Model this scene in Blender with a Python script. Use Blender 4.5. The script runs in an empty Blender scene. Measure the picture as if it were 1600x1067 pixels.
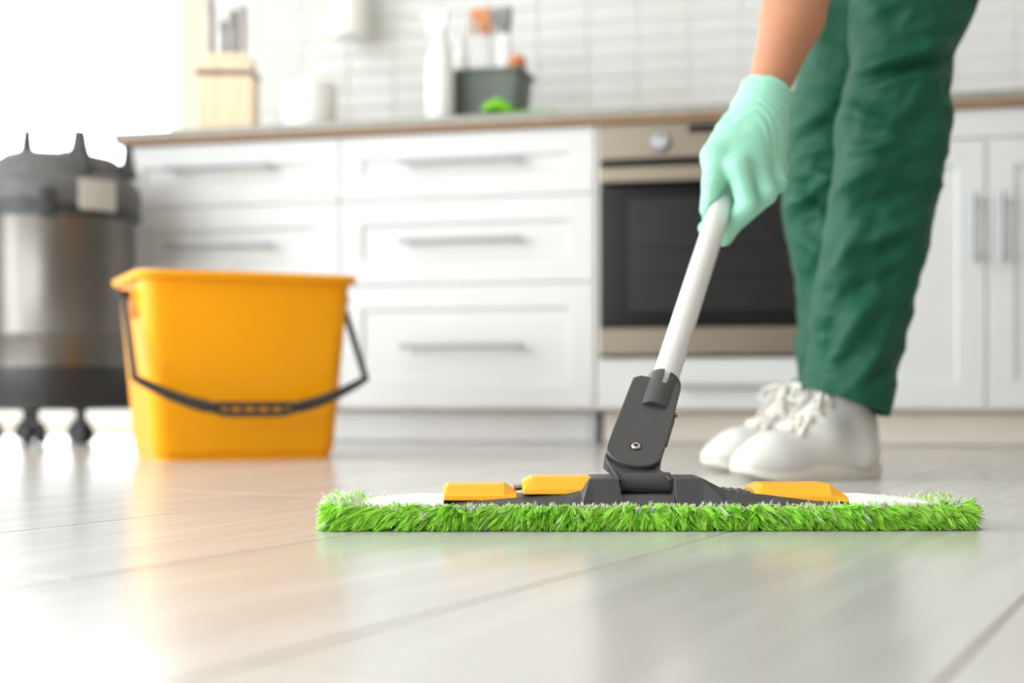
import bpy, math, random
import numpy as np
from mathutils import Vector, Matrix, noise
random.seed(7); rng = np.random.default_rng(7)
C = bpy.context.scene.collection
sc = bpy.context.scene

# ------------------------------------------------------------------ camera, sky, exposure
CAMH, FPX, HORIZ = 0.12, 2222.0, 620.0
cam_d = bpy.data.cameras.new('camera'); cam = bpy.data.objects.new('camera', cam_d); C.objects.link(cam)
cam.location = (0, 0, CAMH); cam.rotation_euler = (math.pi/2, 0, 0)
cam_d.sensor_width = 36.0; cam_d.lens = FPX*36/1600; cam_d.shift_y = (HORIZ-533.5)/1600
cam_d.clip_start = 0.02; cam_d.clip_end = 100
cam_d.dof.use_dof = True; cam_d.dof.focus_distance = 1.32; cam_d.dof.aperture_fstop = 3.3
sc.camera = cam
sc.view_settings.view_transform = 'Standard'; sc.view_settings.look = 'None'
sc.view_settings.gamma = 1.0; sc.view_settings.use_curve_mapping = False
sc.view_settings.exposure = -0.22
world = bpy.data.worlds.new('overcast_sky'); sc.world = world; world.use_nodes = True
wb = world.node_tree.nodes['Background']; wb.inputs['Color'].default_value = (0.97, 1.0, 1.05, 1); wb.inputs['Strength'].default_value = 13.0
sc.cycles.max_bounces = 16; sc.cycles.diffuse_bounces = 12; sc.cycles.transmission_bounces = 12; sc.cycles.glossy_bounces = 5
sc.cycles.transparent_max_bounces = 12; sc.cycles.use_denoising = True
sc.cycles.sample_clamp_indirect = 8.0

# kitchen frame: x along the cabinet fronts, y away from the room, origin on the front plane
KA = math.radians(13.6)
KM = Matrix.Translation((0, 3.679, 0)) @ Matrix.Rotation(-KA, 4, 'Z')
WALL = 0.62                       # back wall behind the front plane
T0, T1, MF, CEIL = -2.35, 3.1, -5.9, 2.6   # left wall, right wall, wall opposite, ceiling
# window openings: (wall, a0, a1, z0, z1)
WIN = [('back', -2.25, -1.25, 0.02, 2.3), ('left', -2.5, -1.25, 0.1, 2.4), ('left', -5.5, -3.2, 0.1, 2.4), ('front', -2.2, -.9, 0.5, 2.3)]
def portal(wall, a0, a1, z0, z1):
    l = bpy.data.lights.new('daylight_portal', 'AREA'); l.shape = 'RECTANGLE'; l.size = a1-a0; l.size_y = z1-z0
    l.cycles.is_portal = True
    o = bpy.data.objects.new('daylight_portal', l); C.objects.link(o)
    am, zm = (a0+a1)/2, (z0+z1)/2
    if wall == 'back': M = Matrix.Translation((am, WALL+.16, zm)) @ Matrix.Rotation(-math.pi/2, 4, 'X')
    elif wall == 'front': M = Matrix.Translation((am, MF-.16, zm)) @ Matrix.Rotation(math.pi/2, 4, 'X')
    else: M = Matrix.Translation((T0-.16, am, zm)) @ Matrix.Rotation(math.pi/2, 4, 'Z') @ Matrix.Rotation(-math.pi/2, 4, 'X')
    o.matrix_world = KM @ M
for w in WIN: portal(*w)

# ------------------------------------------------------------------ helpers
def P(px, py, d): return Vector(((px-800)/FPX*d, d, CAMH+(HORIZ-py)/FPX*d))
MATS = {}
def lin(c): return tuple((v/255/12.92 if v/255 <= .04045 else ((v/255+.055)/1.055)**2.4) for v in c)
def mat(name, rgb, rough=.5, metal=0., var=.06, scale=8., bump=0., bscale=60., spec=.5, coat=0., sheen=0., sss=0., stretch=(1,1,1), attr=None, trans=0.):
    if name in MATS: return MATS[name]
    m = bpy.data.materials.new(name); m.use_nodes = True; nt = m.node_tree; b = nt.nodes['Principled BSDF']
    L = nt.links.new; N = nt.nodes.new
    col = lin(rgb)
    tc = N('ShaderNodeTexCoord'); mp = N('ShaderNodeMapping'); mp.inputs['Scale'].default_value = stretch; L(tc.outputs['Object'], mp.inputs['Vector'])
    nz = N('ShaderNodeTexNoise'); nz.inputs['Scale'].default_value = scale; nz.inputs['Detail'].default_value = 5; L(mp.outputs[0], nz.inputs['Vector'])
    rp = N('ShaderNodeMapRange'); rp.inputs[1].default_value = .25; rp.inputs[2].default_value = .75; rp.inputs[3].default_value = 1-var; rp.inputs[4].default_value = 1+var
    L(nz.outputs[0], rp.inputs[0])
    mx = N('ShaderNodeMix'); mx.data_type = 'RGBA'; mx.blend_type = 'MULTIPLY'; mx.inputs[0].default_value = 1
    if attr:
        at = N('ShaderNodeAttribute'); at.attribute_name = attr; L(at.outputs['Color'], mx.inputs[6])
    else: mx.inputs[6].default_value = (*col, 1)
    L(rp.outputs[0], mx.inputs[7]); L(mx.outputs[2], b.inputs['Base Color'])
    b.inputs['Roughness'].default_value = rough; b.inputs['Metallic'].default_value = metal
    b.inputs['Specular IOR Level'].default_value = spec; b.inputs['Coat Weight'].default_value = coat
    b.inputs['Sheen Weight'].default_value = sheen
    if sss: b.inputs['Subsurface Weight'].default_value = sss; b.inputs['Subsurface Radius'].default_value = (.012, .006, .004); b.inputs['Subsurface Scale'].default_value = .5
    if bump:
        n2 = N('ShaderNodeTexNoise'); n2.inputs['Scale'].default_value = bscale; n2.inputs['Detail'].default_value = 4; L(mp.outputs[0], n2.inputs['Vector'])
        bp = N('ShaderNodeBump'); bp.inputs['Strength'].default_value = bump; bp.inputs['Distance'].default_value = .002
        L(n2.outputs[0], bp.inputs['Height']); L(bp.outputs[0], b.inputs['Normal'])
    if trans:
        tr = N('ShaderNodeBsdfTranslucent'); L(mx.outputs[2], tr.inputs['Color']); ms = N('ShaderNodeMixShader'); ms.inputs[0].default_value = trans
        L(b.outputs[0], ms.inputs[1]); L(tr.outputs[0], ms.inputs[2]); L(ms.outputs[0], nt.nodes['Material Output'].inputs[0])
    MATS[name] = m; return m
def glass_mat():
    m = bpy.data.materials.new('window_glass'); m.use_nodes = True; nt = m.node_tree; nt.nodes.remove(nt.nodes['Principled BSDF'])
    t = nt.nodes.new('ShaderNodeBsdfTransparent'); t.inputs[0].default_value = (.97, .985, .98, 1); g = nt.nodes.new('ShaderNodeBsdfGlossy'); g.inputs['Roughness'].default_value = .02
    f = nt.nodes.new('ShaderNodeLayerWeight'); f.inputs['Blend'].default_value = .12; mx = nt.nodes.new('ShaderNodeMixShader')
    nt.links.new(f.outputs['Facing'], mx.inputs[0]); nt.links.new(t.outputs[0], mx.inputs[1]); nt.links.new(g.outputs[0], mx.inputs[2]); nt.links.new(mx.outputs[0], nt.nodes['Material Output'].inputs[0])
    return m
M = {
 'white_paint': mat('white_paint', (238, 237, 233), .35, var=.02),
 'cabinet': mat('cabinet', (213, 213, 212), .32, var=.015, bump=.03),
 'carcass': mat('carcass', (225, 222, 215), .5, var=.02),
 'wall': mat('wall', (224, 212, 194), .7, var=.03, scale=3, bump=.05),
 'wall_taupe': mat('wall_taupe', (168, 162, 156), .7, var=.03, scale=3, bump=.05),
 'grout': mat('grout', (216, 214, 209), .8, var=.04),
 'tile': mat('tile', (218, 218, 215), .14, var=.015, scale=2, bump=.02, bscale=9),
 'counter': mat('counter', (150, 147, 138), .3, var=.12, scale=40),
 'counter_core': mat('counter_core', (150, 118, 88), .55, var=.08, scale=20),
 'plinth_beige': mat('plinth_beige', (214, 206, 194), .5, var=.03),
 'handle': mat('handle', (172, 174, 177), .42, .6, var=.03),
 'steel': mat('steel', (128, 118, 104), .35, .9, var=.04, scale=30, stretch=(1, 1, 14)),
 'drum_steel': mat('drum_steel', (116, 112, 106), .34, 1., var=.05, scale=9, stretch=(4, 4, .15)),
 'oven_black': mat('oven_black', (14, 14, 14), .15, var=.05, spec=.25),
 'oven_inner': mat('oven_inner', (30, 29, 28), .25, var=.05, spec=.25),
 'dark_plastic': mat('dark_plastic', (86, 84, 84), .45, var=.04, bump=.06, bscale=200),
 'black_plastic': mat('black_plastic', (38, 37, 37), .42, var=.05),
 'label_grey': mat('label_grey', (185, 182, 174), .4, var=.03),
 'bucket': mat('bucket', (255, 172, 0), .34, var=.02, spec=.3, trans=.06),
 'bucket_clip': mat('bucket_clip', (246, 140, 10), .35, var=.03),
 'bail': mat('bail', (52, 51, 50), .5, var=.05),
 'mop_grey': mat('mop_grey', (64, 63, 64), .42, var=.05, bump=.09, bscale=420),
 'mop_yellow': mat('mop_yellow', (251, 178, 34), .36, var=.03),
 'pad_white': mat('pad_white', (240, 241, 236), .85, var=.04, scale=60, bump=.4, bscale=300),
 'pad_green': mat('pad_green', (150, 240, 70), .9, var=.1, scale=80),
 'pole': mat('pole', (224, 222, 220), .3, .25, var=.02, coat=.2),
 'screw': mat('screw', (200, 192, 180), .25, 1., var=.05),
 'fibre': mat('fibre', (128, 220, 52), .42, var=.05, attr='Col', trans=.32, spec=.22),
 'glove': mat('glove', (150, 212, 186), .45, var=.04, scale=30, bump=.25, bscale=110, sss=.08),
 'skin': mat('skin', (184, 126, 94), .5, var=.05, scale=25, bump=.1, bscale=200, sss=.1),
 'trousers': mat('trousers', (8, 78, 54), .56, var=.06, scale=14, bump=.2, bscale=900, sheen=.02, spec=.28),
 'stitch': mat('stitch', (24, 78, 58), .7, var=.05),
 'shoe': mat('shoe', (218, 216, 211), .5, var=.03, scale=20, bump=.1, bscale=150),
 'sole': mat('sole', (226, 222, 212), .6, var=.04),
 'lace': mat('lace', (240, 236, 226), .8, var=.05, bump=.5, bscale=600),
 'eyelet': mat('eyelet', (196, 172, 140), .4, .5),
 'sock': mat('sock', (120, 120, 126), .9, var=.1),
 'hair': mat('hair', (70, 48, 34), .5, var=.2, scale=60),
 'shirt': mat('shirt', (235, 235, 232), .8, var=.04),
 'wood': mat('wood', (238, 214, 180), .45, var=.12, scale=12, stretch=(6, 6, .6)),
 'knife_handle': mat('knife_handle', (176, 168, 166), .35, .4, var=.05),
 'knife_dark': mat('knife_dark', (110, 92, 84), .45, var=.1),
 'bottle_white': mat('bottle_white', (242, 243, 243), .28, var=.02),
 'bottle_cap': mat('bottle_cap', (214, 142, 92), .4, var=.05),
 'bottle_grey': mat('bottle_grey', (120, 118, 118), .4, var=.05),
 'caddy': mat('caddy', (98, 106, 100), .5, var=.05),
 'cloth': mat('cloth', (140, 222, 50), .9, var=.12, scale=40, bump=.5, bscale=200, trans=.2),
 'sponge': mat('sponge', (206, 128, 84), .9, var=.15, scale=90, bump=.6, bscale=150),
 'ceramic': mat('ceramic', (244, 244, 240), .2, var=.02),
 'pot': mat('pot', (176, 184, 182), .18, .95, var=.03),
 'glass': glass_mat(),
}
# laminate floor: one material, grain along each plank, slight tone shift from plank to plank
def floor_mat():
    m = mat('laminate', (206, 196, 182), .3, var=.0); nt = m.node_tree; N = nt.nodes.new; L = nt.links.new; b = nt.nodes['Principled BSDF']
    tc = N('ShaderNodeTexCoord'); oi = N('ShaderNodeObjectInfo')
    ad = N('ShaderNodeVectorMath'); ad.operation = 'ADD'; sm = N('ShaderNodeVectorMath'); sm.operation = 'SCALE'; sm.inputs['Scale'].default_value = 1.7
    L(oi.outputs['Location'], sm.inputs[0]); L(tc.outputs['Object'], ad.inputs[0]); L(sm.outputs[0], ad.inputs[1])
    mp = N('ShaderNodeMapping'); mp.inputs['Scale'].default_value = (16, 1.3, 1); L(ad.outputs[0], mp.inputs[0])
    n1 = N('ShaderNodeTexNoise'); n1.inputs['Scale'].default_value = 1.6; n1.inputs['Detail'].default_value = 8; n1.inputs['Distortion'].default_value = .8; L(mp.outputs[0], n1.inputs['Vector'])
    cr = N('ShaderNodeValToRGB'); e = cr.color_ramp.elements
    e[0].position = .32; e[0].color = (*lin((186, 182, 176)), 1); e[1].position = .68; e[1].color = (*lin((198, 195, 190)), 1); L(n1.outputs[0], cr.inputs[0])
    mr = N('ShaderNodeMapRange'); mr.inputs[3].default_value = .95; mr.inputs[4].default_value = 1.04; L(oi.outputs['Random'], mr.inputs[0])
    mx = N('ShaderNodeMix'); mx.data_type = 'RGBA'; mx.blend_type = 'MULTIPLY'; mx.inputs[0].default_value = 1; L(cr.outputs[0], mx.inputs[6]); L(mr.outputs[0], mx.inputs[7]); L(mx.outputs[2], b.inputs['Base Color'])
    n2 = N('ShaderNodeTexNoise'); n2.inputs['Scale'].default_value = 5; n2.inputs['Detail'].default_value = 6; L(mp.outputs[0], n2.inputs['Vector'])
    bp = N('ShaderNodeBump'); bp.inputs['Strength'].default_value = .025; bp.inputs['Distance'].default_value = .001; L(n2.outputs[0], bp.inputs['Height']); L(bp.outputs[0], b.inputs['Normal'])
    r2 = N('ShaderNodeMapRange'); r2.inputs[3].default_value = .16; r2.inputs[4].default_value = .24; L(n2.outputs[0], r2.inputs[0]); L(r2.outputs[0], b.inputs['Roughness'])
    return m
M['laminate'] = floor_mat()

class MB:
    def __init__(s): s.v = []; s.f = []
    def add(s, vs, fs):
        o = len(s.v); s.v += [Vector(v) for v in vs]; s.f += [tuple(i+o for i in f) for f in fs]; return s
    def box(s, x0, x1, y0, y1, z0, z1):
        return s.add([(x0,y0,z0),(x1,y0,z0),(x1,y1,z0),(x0,y1,z0),(x0,y0,z1),(x1,y0,z1),(x1,y1,z1),(x0,y1,z1)],
                     [(0,3,2,1),(4,5,6,7),(0,1,5,4),(1,2,6,5),(2,3,7,6),(3,0,4,7)])
    def loft(s, rings, cap0=True, cap1=True, closed=True):
        n = len(rings[0]); vs = [v for r in rings for v in r]; fs = []
        for i in range(len(rings)-1):
            for j in range(n if closed else n-1):
                k = (j+1) % n; fs.append((i*n+j, i*n+k, (i+1)*n+k, (i+1)*n+j))
        if cap0: fs.append(tuple(range(n-1, -1, -1)))
        if cap1: b = (len(rings)-1)*n; fs.append(tuple(range(b, b+n)))
        return s.add(vs, fs)
    def ring(s, c, a, b, n=24): return [Vector(c)+Vector(a)*math.cos(2*math.pi*i/n)+Vector(b)*math.sin(2*math.pi*i/n) for i in range(n)]
    def cyl(s, a, b, ra, rb=None, n=24, cap=True):
        a, b = Vector(a), Vector(b); rb = ra if rb is None else rb; d = (b-a).normalized()
        x = d.orthogonal().normalized(); y = d.cross(x)
        return s.loft([s.ring(a, x*ra, y*ra, n), s.ring(b, x*rb, y*rb, n)], cap, cap)
    def lathe(s, prof, c=(0,0,0), n=48, cap0=True, cap1=True):
        return s.loft([[Vector(c)+Vector((r*math.cos(2*math.pi*i/n), r*math.sin(2*math.pi*i/n), z)) for i in range(n)] for r, z in prof], cap0, cap1)
    def tube(s, pts, r, n=10, flat=1.0, up=None):
        pts = [Vector(p) for p in pts]; rings = []; prev = None
        for i, p in enumerate(pts):
            t = (pts[min(i+1, len(pts)-1)]-pts[max(i-1, 0)]).normalized()
            if up is not None: x = Vector(up)-t*Vector(up).dot(t)
            elif prev is None: x = t.orthogonal()
            else: x = prev-t*prev.dot(t)
            x.normalize(); prev = x; y = t.cross(x); rr = r[i] if isinstance(r, (list, tuple)) else r
            rings.append(s.ring(p, x*rr, y*rr*flat, n))
        return s.loft(rings)
    def prism(s, outline, y0, y1):   # outline in (x, z), extruded along y
        n = len(outline)
        return s.add([(x, y0, z) for x, z in outline]+[(x, y1, z) for x, z in outline],
                     [tuple(range(n)), tuple(range(2*n-1, n-1, -1))]+[(i, i+n, (i+1) % n+n, (i+1) % n) for i in range(n)])
    def xform(s, Mx): s.v = [Mx @ v for v in s.v]; return s
def link(name, me, material, parent, smooth, bevel):
    me.materials.append(material)
    if smooth: me.polygons.foreach_set('use_smooth', [True]*len(me.polygons))
    o = bpy.data.objects.new(name, me); C.objects.link(o)
    if parent is not None: o.parent = parent
    if bevel:
        b = o.modifiers.new('edge', 'BEVEL'); b.width = bevel; b.segments = 2; b.limit_method = 'ANGLE'; b.angle_limit = math.radians(35)
    return o
def world_of(o):
    m = Matrix.LocRotScale(o.location, o.rotation_euler, o.scale)
    return world_of(o.parent) @ m if o.parent else m
def obj(name, mb, material, parent=None, smooth=False, bevel=0., world=False, flip=True):
    if world and parent is not None: mb.xform(world_of(parent).inverted())
    me = bpy.data.meshes.new(name); me.from_pydata(mb.v, [], mb.f)
    import bmesh
    bm = bmesh.new(); bm.from_mesh(me); bmesh.ops.recalc_face_normals(bm, faces=bm.faces); bm.to_mesh(me); bm.free()
    o = link(name, me, M[material], parent, smooth is True, bevel)
    if smooth == 'auto':
        for p in me.polygons: p.use_smooth = True
        me.set_sharp_from_angle(angle=math.radians(38))
    return o
def raw(name, V, Q, material, parent=None, smooth=True, world=True):
    if world and parent is not None:
        mi = np.array(world_of(parent).inverted()); V = V @ mi[:3, :3].T + mi[:3, 3]
    me = bpy.data.meshes.new(name); n, k = Q.shape
    me.vertices.add(len(V)); me.vertices.foreach_set('co', V.astype(np.float32).ravel())
    me.loops.add(n*k); me.loops.foreach_set('vertex_index', Q.astype(np.int32).ravel())
    me.polygons.add(n); me.polygons.foreach_set('loop_start', np.arange(0, n*k, k, dtype=np.int32))
    me.update(calc_edges=True); me.validate()
    return link(name, me, M[material], parent, smooth, 0)
def tag(o, label=None, cat=None, group=None, kind=None):
    if label: o['label'] = label
    if cat: o['category'] = cat
    if group: o['group'] = group
    if kind: o['kind'] = kind
    return o
def thing(name, label=None, cat=None, loc=(0,0,0), rz=0., group=None, kind=None, parent=None):
    o = bpy.data.objects.new(name, None); C.objects.link(o); o.location = loc; o.rotation_euler = (0, 0, rz); o.empty_display_size = .05
    if parent: o.parent = parent
    return tag(o, label, cat, group, kind)
def kthing(name, label=None, cat=None, k=(0,0,0), rz=0., **kw):
    return thing(name, label, cat, KM @ Vector(k), rz-KA, **kw)
def kobj(name, mb, material, kind='structure', **kw):
    o = obj(name, mb, material, **kw); o.matrix_world = KM; o['kind'] = kind; return o

# signed distance shapes -> smooth mesh (naive surface nets)
def sd_cone(p, a, b, ra, rb):
    a, b = np.array(a), np.array(b); ba = b-a; h = np.clip(((p-a) @ ba)/(ba @ ba), 0, 1)
    return np.linalg.norm(p-a-h[..., None]*ba, axis=-1)-(ra+(rb-ra)*h)
def sd_ell(p, c, r, R=None):
    q = p-np.array(c)
    if R is not None: q = q @ np.array(R)
    q = q/np.array(r); k0 = np.linalg.norm(q, axis=-1); k1 = np.linalg.norm(q/np.array(r), axis=-1)+1e-9
    return k0*(k0-1)/k1
def smin(a, b, k):
    h = np.maximum(k-np.abs(a-b), 0)/k; return np.minimum(a, b)-h*h*k*.25
def nets(f, lo, hi, h):
    ax = [np.arange(lo[i], hi[i]+h, h) for i in range(3)]
    G = np.stack(np.meshgrid(*ax, indexing='ij'), -1); D = f(G); n = np.array(D.shape)-1; ins = D < 0
    cs = [(i, j, k) for i in (0, 1) for j in (0, 1) for k in (0, 1)]
    sl = lambda A, c: A[c[0]:c[0]+n[0], c[1]:c[1]+n[1], c[2]:c[2]+n[2]]
    cnt = sum(sl(ins, c).astype(np.int8) for c in cs); act = (cnt > 0) & (cnt < 8); I = np.argwhere(act)
    acc = np.zeros((len(I), 3)); num = np.zeros(len(I))
    for c in cs:
        for axis in range(3):
            if c[axis]: continue
            c2 = list(c); c2[axis] = 1
            d0 = D[tuple((I+c).T)]; d1 = D[tuple((I+c2).T)]; x = (d0 < 0) != (d1 < 0); t = np.where(x, d0/(d0-d1+1e-12), 0)
            pt = np.tile(np.array(c, float), (len(I), 1)); pt[:, axis] += t; acc += pt*x[:, None]; num += x
    V = (I+acc/num[:, None])*h+np.array(lo); idx = -np.ones(n, int); idx[act] = np.arange(len(I)); Q = []
    for axis in range(3):
        s0 = [slice(None)]*3; s1 = [slice(None)]*3; s0[axis] = slice(0, -1); s1[axis] = slice(1, None)
        a = ins[tuple(s0)]; b = ins[tuple(s1)]; E = np.argwhere(a != b); u, w = [(1, 2), (2, 0), (0, 1)][axis]
        E = E[(E[:, u] > 0) & (E[:, w] > 0) & (E[:, u] < n[u]) & (E[:, w] < n[w])]
        du = np.zeros(3, int); du[u] = 1; dw = np.zeros(3, int); dw[w] = 1
        q = np.stack([idx[tuple((E-du-dw).T)], idx[tuple((E-dw).T)], idx[tuple(E.T)], idx[tuple((E-du).T)]], 1)
        q = np.where(a[tuple(E.T)][:, None], q, q[:, ::-1]); Q.append(q)
    Q = np.concatenate(Q); Q = Q[(Q >= 0).all(1)]
    return V, Q
def relax(V, Q, it=2, lam=.5):
    for _ in range(it):
        S = np.zeros_like(V); N = np.zeros(len(V))
        for a, b in ((0, 1), (1, 2), (2, 3), (3, 0)):
            np.add.at(S, Q[:, a], V[Q[:, b]]); np.add.at(S, Q[:, b], V[Q[:, a]]); np.add.at(N, Q[:, a], 1); np.add.at(N, Q[:, b], 1)
        V = V+(S/N[:, None]-V)*lam
    return V

# ------------------------------------------------------------------ the room
# floor planks run at an angle; each plank is a child of the floor
floor = kobj('floor', MB().box(T0, T1, MF, WALL, -.06, -.012), 'grout')
PA = math.atan(.5); PW, PL = .286, 1.25
tag(floor, kind='structure'); KMi = KM.inverted()
pm = bpy.data.meshes.new('plank'); pb = MB(); g = .0007; ch = .0012
for (e, z) in ((0, -.0119), (0, -ch), (ch, 0)): pass
rr = [[Vector((g+e, g+e, z)), Vector((PW-g-e, g+e, z)), Vector((PW-g-e, PL-g-e, z)), Vector((g+e, PL-g-e, z))] for e, z in ((0, -.0119), (0, -ch), (ch, 0))]
pb.loft(rr); pm.from_pydata(pb.v, [], pb.f); pm.materials.append(M['laminate'])
PR = Matrix.Rotation(-PA, 4, 'Z')    # plank long axis y -> (.447,.894)
c0 = -.439*math.cos(PA)              # perpendicular offset of one measured joint
cnt = 0
for i in range(-14, 16):
    off = (i*.417) % 1.0*PL
    for j in range(-6, 9):
        Mx = PR @ Matrix.Translation((c0+i*PW, j*PL+off-2.0, 0))
        c = KMi @ (Mx @ Vector((PW/2, PL/2, 0)))
        if not (T0-.1 < c.x < T1+.1 and MF-.1 < c.y < WALL+.25): continue
        w = Mx @ Vector((PW/2, PL/2, 0))
        if w.y < -.6 or abs(w.x) > .36*max(w.y, 0)+1.9: 
            if w.y < -.6: continue
        o = bpy.data.objects.new('plank', pm); C.objects.link(o); o.parent = floor; o.matrix_parent_inverse = KMi; o.matrix_basis = Mx; cnt += 1
# rest of the floor behind the camera
kobj('floor', MB().box(T0, T1, MF, -4.9, -.012, -.0006), 'laminate')

def wall_with_holes(fixed, holes, lo, hi, axis, th):
    """boxes of a wall spanning lo..hi with rectangular holes (a0,a1,z0,z1)"""
    mb = MB(); hs = sorted(holes); a = lo
    def bx(a0, a1, z0, z1):
        if a1-a0 < 1e-4 or z1-z0 < 1e-4: return
        y0, y1 = sorted((fixed, fixed+th))
        mb.box(a0, a1, y0, y1, z0, z1) if axis == 'x' else mb.box(y0, y1, a0, a1, z0, z1)
    for (a0, a1, z0, z1) in hs:
        bx(a, a0, -.05, CEIL); bx(a0, a1, -.05, z0); bx(a0, a1, z1, CEIL); a = a1
    bx(a, hi, -.05, CEIL); return mb
H = lambda w: [x[1:] for x in WIN if x[0] == w]
wall_back = kobj('wall_back', wall_with_holes(WALL, H('back'), T0, T1, 'x', .15), 'wall')
kobj('wall_left', wall_with_holes(T0, H('left'), MF, WALL, 'y', -.15), 'white_paint')
kobj('wall_right', MB().box(T1, T1+.12, MF, WALL+.15, -.05, CEIL), 'wall_taupe')
kobj('wall_front', wall_with_holes(MF, H('front'), T0, T1, 'x', -.15), 'wall_taupe')
kobj('ceiling', MB().box(T0, T1, MF, WALL, CEIL, CEIL+.1), 'white_paint')
def window(i, wall, a0, a1, z0, z1, n):
    w = thing('window_%d' % i, kind='structure'); w.location = KM.translation; w.rotation_euler = (0, 0, -KA)
    y = {'back': WALL+.07, 'front': MF-.07, 'left': T0-.07}[wall]
    def bx(mb, b0, b1, c0, c1, t): return mb.box(b0, b1, y-t, y+t, c0, c1) if wall != 'left' else mb.box(y-t, y+t, b0, b1, c0, c1)
    for q in ((a0, a1, z0, z0+.06), (a0, a1, z1-.06, z1), (a0, a0+.06, z0+.06, z1-.06), (a1-.06, a1, z0+.06, z1-.06)):
        obj('window_frame', bx(MB(), *q, .03), 'white_paint', w, bevel=.004)
    step = (a1-a0-.12)/n
    for k in range(n):
        b0 = a0+.06+k*step; b1 = b0+step
        if k: obj('mullion', bx(MB(), b0-.025, b0+.025, z0+.06, z1-.06, .028), 'white_paint', w, bevel=.004)
        obj('pane', bx(MB(), b0+(.026 if k else 0), b1-(.026 if k < n-1 else 0), z0+.06, z1-.06, .004), 'glass', w)
for i, q in enumerate(WIN): window(i+1, *q, 1 if i == 0 else 2)
# glazed white wall tiles, stacked, each its own piece
TW, TH = .152, .055
tb = MB(); g = .0012; e = .003
tb.loft([[Vector((g+q, y, g+q)), Vector((TW-g-q, y, g+q)), Vector((TW-g-q, y, TH-g-q)), Vector((g+q, y, TH-g-q))] for q, y in ((0, 0), (0, -.003), (e, -.0045))])
tm = bpy.data.meshes.new('tile'); tm.from_pydata(tb.v, [], tb.f); tm.materials.append(M['tile'])
grout = obj('grout_bed', MB().box(-1.13, 2.2, WALL-.002, WALL, .85, 1.46), 'grout', wall_back)
for r in range(11):
    for c in range(22):
        o = bpy.data.objects.new('tile', tm); C.objects.link(o); o.parent = wall_back
        o.location = (-1.13+c*TW, WALL-.002, .852+r*TH); o.rotation_euler = (random.uniform(-.004, .004), 0, random.uniform(-.004, .004))

# ------------------------------------------------------------------ kitchen units
def shaker(x0, x1, z0, z1, y=0., th=.02, fr=.062, rec=.008, bev=.007):
    R = lambda a, yy: [Vector((x0+a, yy, z0+a)), Vector((x1-a, yy, z0+a)), Vector((x1-a, yy, z1-a)), Vector((x0+a, yy, z1-a))]
    return MB().loft([R(0, y+th), R(0, y+.0015), R(.0015, y), R(fr, y), R(fr+bev, y+rec)])
def bar_handle(parent, x0, x1, z, vertical=False, y=0.):
    mb = MB()
    if vertical:   # x0,x1 are z range, z is x
        mb.tube([(z, y-.034, x0), (z, y-.034, x1)], .0075, 12)
        for q in (x0+.02, x1-.02): mb.cyl((z, y-.034, q), (z, y+.001, q), .005, n=10)
    else:
        mb.tube([(x0, y-.034, z), (x1, y-.034, z)], .0075, 12)
        for q in (x0+.02, x1-.02): mb.cyl((q, y-.034, z), (q, y+.001, z), .005, n=10)
    return obj('handle', mb, 'handle', parent, smooth='auto')
def carcass(parent, w, z0, z1, depth=.58):
    return obj('body', MB().box(.002, w-.002, .0205, depth, z0, z1), 'carcass', parent, bevel=.002)
def drawer_unit(t0, t1, rows, hs, label):
    w = t1-t0; u = kthing('drawer_cabinet', label, 'cabinet', (t0, 0, 0), group='white base units'); carcass(u, w, .085, .812)
    for (z0, z1), hz in zip(rows, hs):
        d = obj('drawer', shaker(.0015, w-.0015, z0+.0015, z1-.0015), 'cabinet', u, bevel=0)
        bar_handle(d, hz[0]-t0, hz[1]-t0, hz[2])
    for x in (.06, w-.06):
        for yy in (.12, .5): obj('leg', MB().lathe([(.022, .0), (.022, .01), (.014, .02), (.014, .075), (.024, .0855)], (x, yy, 0), 16), 'black_plastic', u, smooth='auto')
    return u
rows = [(.64, .812), (.415, .64), (.09, .415)]
drawer_unit(-1.113, -.474, rows, [(-.968, -.657, .742), (-.968, -.657, .53), (-.968, -.657, .255)], 'white three-drawer base cabinet at the counter end, behind the yellow bucket')
drawer_unit(-.474, .218, rows, [(-.295, .034, .733), (-.295, .034, .528), (-.295, .034, .254)], 'white three-drawer base cabinet next to the oven')
# oven housing with a low drawer, and the oven in it
hu = kthing('oven_housing', 'white cabinet housing under the oven with one low drawer', 'cabinet', (.2215, 0, 0), group='white base units')
W = .605
obj('body', MB().box(0, .008, 0.001, .58, .085, .812).box(W-.008, W, 0.001, .58, .085, .812).box(.008, W-.008, .0205, .58, .085, .218), 'carcass', hu, bevel=.001)
d = obj('drawer', MB().box(.0025, W-.0025, 0, .02, .09, .217), 'cabinet', hu, bevel=.002); bar_handle(d, .21, .46, .147)
for x in (.06, W-.06): obj('leg', MB().lathe([(.022, .0), (.022, .01), (.014, .02), (.014, .075), (.024, .0855)], (x, .12, 0), 16), 'black_plastic', hu, smooth='auto')
ov = kthing('oven', 'built-in oven with black glass door and steel trim under the counter', 'oven', (.2315, 0, 0)); W = .585
obj('body', MB().box(.004, W-.004, .012, .55, .222, .808), 'oven_inner', ov)
pn = obj('control_panel', MB().box(.001, W-.001, -.004, .0115, .722, .811), 'steel', ov, bevel=.002)
for x in (.155, W-.155):
    k = obj('knob', MB().cyl((x, -.004, .762), (x, -.024, .762), .026, .022, 28).cyl((x, -.024, .762), (x, -.028, .762), .022, .019, 28), 'handle', pn, smooth='auto')
    obj('pointer', MB().box(x-.0025, x+.0025, -.031, -.027, .762, .781), 'black_plastic', k)
obj('display', MB().box(.225, .365, -.0065, -.0035, .782, .802), 'oven_black', pn, bevel=.001)
dr = obj('door', MB().box(.001, W-.001, -.014, .0115, .296, .718), 'oven_black', ov, bevel=.002)
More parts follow.
